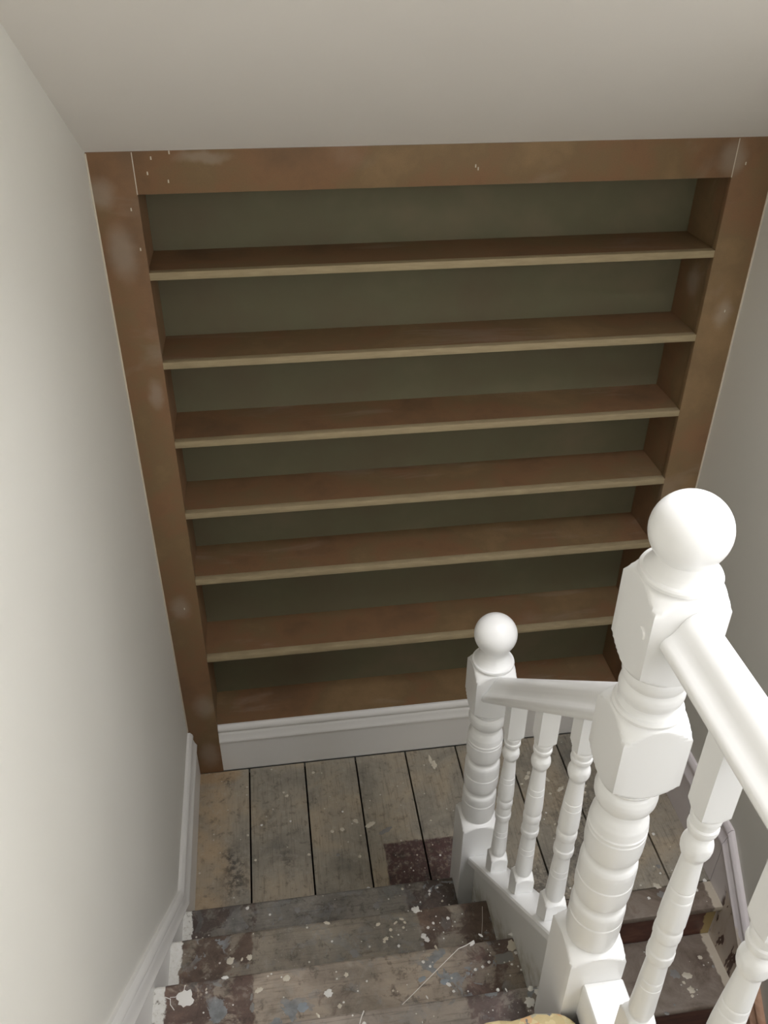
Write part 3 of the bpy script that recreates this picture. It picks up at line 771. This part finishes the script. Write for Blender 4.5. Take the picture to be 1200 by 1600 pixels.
def newel(loc, prof, ball_z, R, label):
    t = empty('newel_post', loc, label, 'newel post', 'turned newel posts')
    post = link('post', turned_mesh('post', prof, S), MAT_GLOSS, t, loc=(loc[0], loc[1], 0))
    bm = bmesh.new()
    bmesh.ops.create_uvsphere(bm, u_segments=48, v_segments=32, radius=R)
    me = bpy.data.meshes.new('ball_finial'); bm.to_mesh(me); bm.free()
    link('ball_finial', finish(me, 60), MAT_GLOSS, t, loc=(loc[0], loc[1], ball_z))
    return t
NX = 0.9075
far = [(0.0, B), (.556, B)] + shoulder(.581, .046, .557, B)[::-1][1:] + turn(.582, 1.020) + shoulder(1.022, .047, 1.046, B) + [(1.150, B)] \
      + shoulder(1.178, .0505, 1.151, B)[::-1] + neck(1.179)
newel((NX, -0.738, 0.0), far, 1.272, 0.0535, 'smaller white turned newel post with ball top at the foot of the flight')
nr = [(0.72, B), (1.168, B)] + shoulder(1.193, .046, 1.169, B)[::-1][1:] + turn(1.194, 1.628) + shoulder(1.630, .047, 1.654, B) + [(1.752, B)] \
     + shoulder(1.780, .0500, 1.753, B)[::-1] + [(1.781, .0510), (1.786, .0515), (1.790, .0490), (1.791, .0450), (1.797, .0420), (1.802, .0410), (1.804, .0432),
        (1.810, .0462), (1.818, .0472), (1.826, .0462), (1.832, .0436), (1.835, .0430), (1.838, .0446), (1.845, .0466), (1.853, .0470), (1.858, .0460), (1.861, .0445)] \
     + shoulder(1.862, .046, 1.885, B) + [(1.992, B)] + shoulder(2.018, .0505, 1.993, B)[::-1] + neck(2.019)
near_newel = newel((NX, -1.460, 0.72), nr, 2.088, 0.0522, 'large near white newel post with two square blocks and ball top')

bm = bmesh.new()
bmesh.ops.create_cone(bm, cap_ends=True, segments=20, radius1=0.0095, radius2=0.0080, depth=0.003)
bmesh.ops.rotate(bm, cent=(0, 0, 0), matrix=Matrix.Rotation(math.radians(-90), 3, 'Y'), verts=bm.verts)
me = bpy.data.meshes.new('screw_plug'); bm.to_mesh(me); bm.free()
link('screw_plug', finish(me, 40), MAT_GLOSS, near_newel, loc=(NX - S - 0.001, -1.492, 1.952))

# ------------------------------------------------------------------ balusters and rails
BS = 0.0225
BB = BS * 1.402
BAL = [(.066, BB)] + shoulder(.082, .0178, .067, BB, 6)[::-1] + [(.086, .0172), (.090, .0190), (.098, .0202), (.106, .0200), (.130, .0192), (.165, .0186), (.1665, .0176), (.168, .0185),
       (.183, .0180), (.1845, .0170), (.186, .0179), (.222, .0166), (.228, .0168), (.232, .0196), (.240, .0206), (.251, .0204), (.254, .0190), (.284, .0190), (.287, .0204),
       (.298, .0206), (.306, .0196), (.309, .0186), (.314, .0196), (.320, .0204), (.345, .0200), (.376, .0186), (.3775, .0176), (.379, .0185), (.394, .0178), (.3955, .0168), (.397, .0176),
       (.430, .0158), (.456, .0146), (.459, .0156), (.464, .0182), (.471, .0206), (.478, .0213), (.485, .0206), (.492, .0182), (.497, .0150), (.501, .0142), (.505, .0160), (.508, .0192),
       (.514, .0206), (.519, .0200), (.521, .0176), (.527, .0176), (.529, .0200), (.535, .0205), (.539, .0190)] + shoulder(.540, .019, .549, BB, 5)
def baluster_mesh(scale, low, high):
    return turned_mesh('baluster', [(low, BB)] + [(z * scale, r) for z, r in BAL] + [(high, BB)], BS, 32, 0.003, 0.0198, 0.3)

RAILP = [(-0.032, 0.0), (-0.0405, 0.0015), (-0.0440, 0.006), (-0.0445, 0.0105), (-0.0428, 0.0160), (-0.0390, 0.0205), (-0.034, 0.0250), (-0.0295, 0.0300), (-0.0255, 0.0365),
         (-0.0215, 0.0445), (-0.0165, 0.0515), (-0.0105, 0.0565), (-0.005, 0.0592), (0.0, 0.060)]
RAILP = RAILP + [(-a, b) for a, b in RAILP[-2::-1]]
RAKEP = [(a, b / math.cos(math.radians(44))) for a, b in RAILP]     # the same rail cut plumb on the rake
RX = 0.9155
sb = empty('balustrade', (CAPX, -1.1, 0.45), 'short raking white balustrade of three balusters between the two newel posts', 'balustrade')
rail_z = lambda y: 1.098 + 0.967 * (-0.799 - y)
sweep('handrail', RAKEP, [(RX, -0.7908, rail_z(-0.7908)), (RX, -1.4122, rail_z(-1.4122))], MAT_GLOSS, sb)
for y in (-0.933, -1.113, -1.288):
    bm1 = baluster_mesh(1.0, -0.024, rail_z(y) + 0.020 - cap_z(y))
    link('baluster', bm1, MAT_GLOSS, sb, loc=(CAPX, y, cap_z(y) - 0.004))
lb = empty('balustrade', (CAPX, -1.52, 1.01), 'level white landing balustrade running from the near newel towards the viewer', 'balustrade')
RZ = 1.937
sweep('handrail', RAILP, [(RX, -1.5128, RZ), (RX, YB + 0.002, RZ)], MAT_GLOSS, lb)
basep = [(-0.034, 0.0), (-0.034, 0.094), (-0.031, 0.099), (-0.026, 0.100), (0.036, 0.100), (0.041, 0.099), (0.044, 0.094), (0.044, 0.0)]
sweep('base_rail', basep, [(0.920, -1.5128, 1.010), (0.920, YB + 0.002, 1.010)], MAT_GLOSS, lb)
bm2 = baluster_mesh(1.1, -0.076, RZ + 0.004 - 1.185)
y = -1.645
while y > YB + 0.1:
    link('baluster', bm2, MAT_GLOSS, lb, loc=(CAPX, y, 1.185))
    y -= 0.155
prism('landing_string', [(-1.5135, 1.009), (YB, 1.009), (YB, 0.74), (-1.5135, 0.74)], 'x', 0.9555, 0.970, MAT_GLOSS, lb)

# ------------------------------------------------------------------ underlay offcut
def underlay():
    bm = bmesh.new()
    x0, x1, y0, y1, r = 0.50, 0.884, -2.00, -1.512, 0.055
    outline = [(x0, y0), (x1, y0), (x1, y1 - r)]
    for i in range(1, 8):
        a = math.pi / 2 * i / 8
        outline.append((x1 - r + r * math.cos(a), y1 - r + r * math.sin(a)))
    nseg = 14
    for i in range(nseg + 1):
        t = i / nseg
        outline.append((x1 - r + (x0 - x1 + r) * t, y1 + 0.004 * math.sin(i * 1.7) - 0.02 * t * t))
    top = [bm.verts.new((u, v, 1.024 + 0.0015 * math.sin(u * 60))) for u, v in outline]
    bot = [bm.verts.new((u, v, 1.0105)) for u, v in outline]
    bm.faces.new(top); bm.faces.new(bot[::-1])
    n = len(top)
    for i in range(n): bm.faces.new((bot[i], bot[(i + 1) % n], top[(i + 1) % n], top[i]))
    bmesh.ops.recalc_face_normals(bm, faces=bm.faces)
    ed = [e for e in bm.edges if all(v in top for v in e.verts)]
    bmesh.ops.bevel(bm, geom=ed, offset=0.004, segments=2, affect='EDGES')
    me = bpy.data.meshes.new('underlay_offcut'); bm.to_mesh(me); bm.free()
    o = link('underlay_offcut', finish(me, 40), MAT_FOAM)
    o['label'] = 'yellow chip-foam underlay offcut beside the near newel at the bottom edge'
    o['category'] = 'underlay'
underlay()
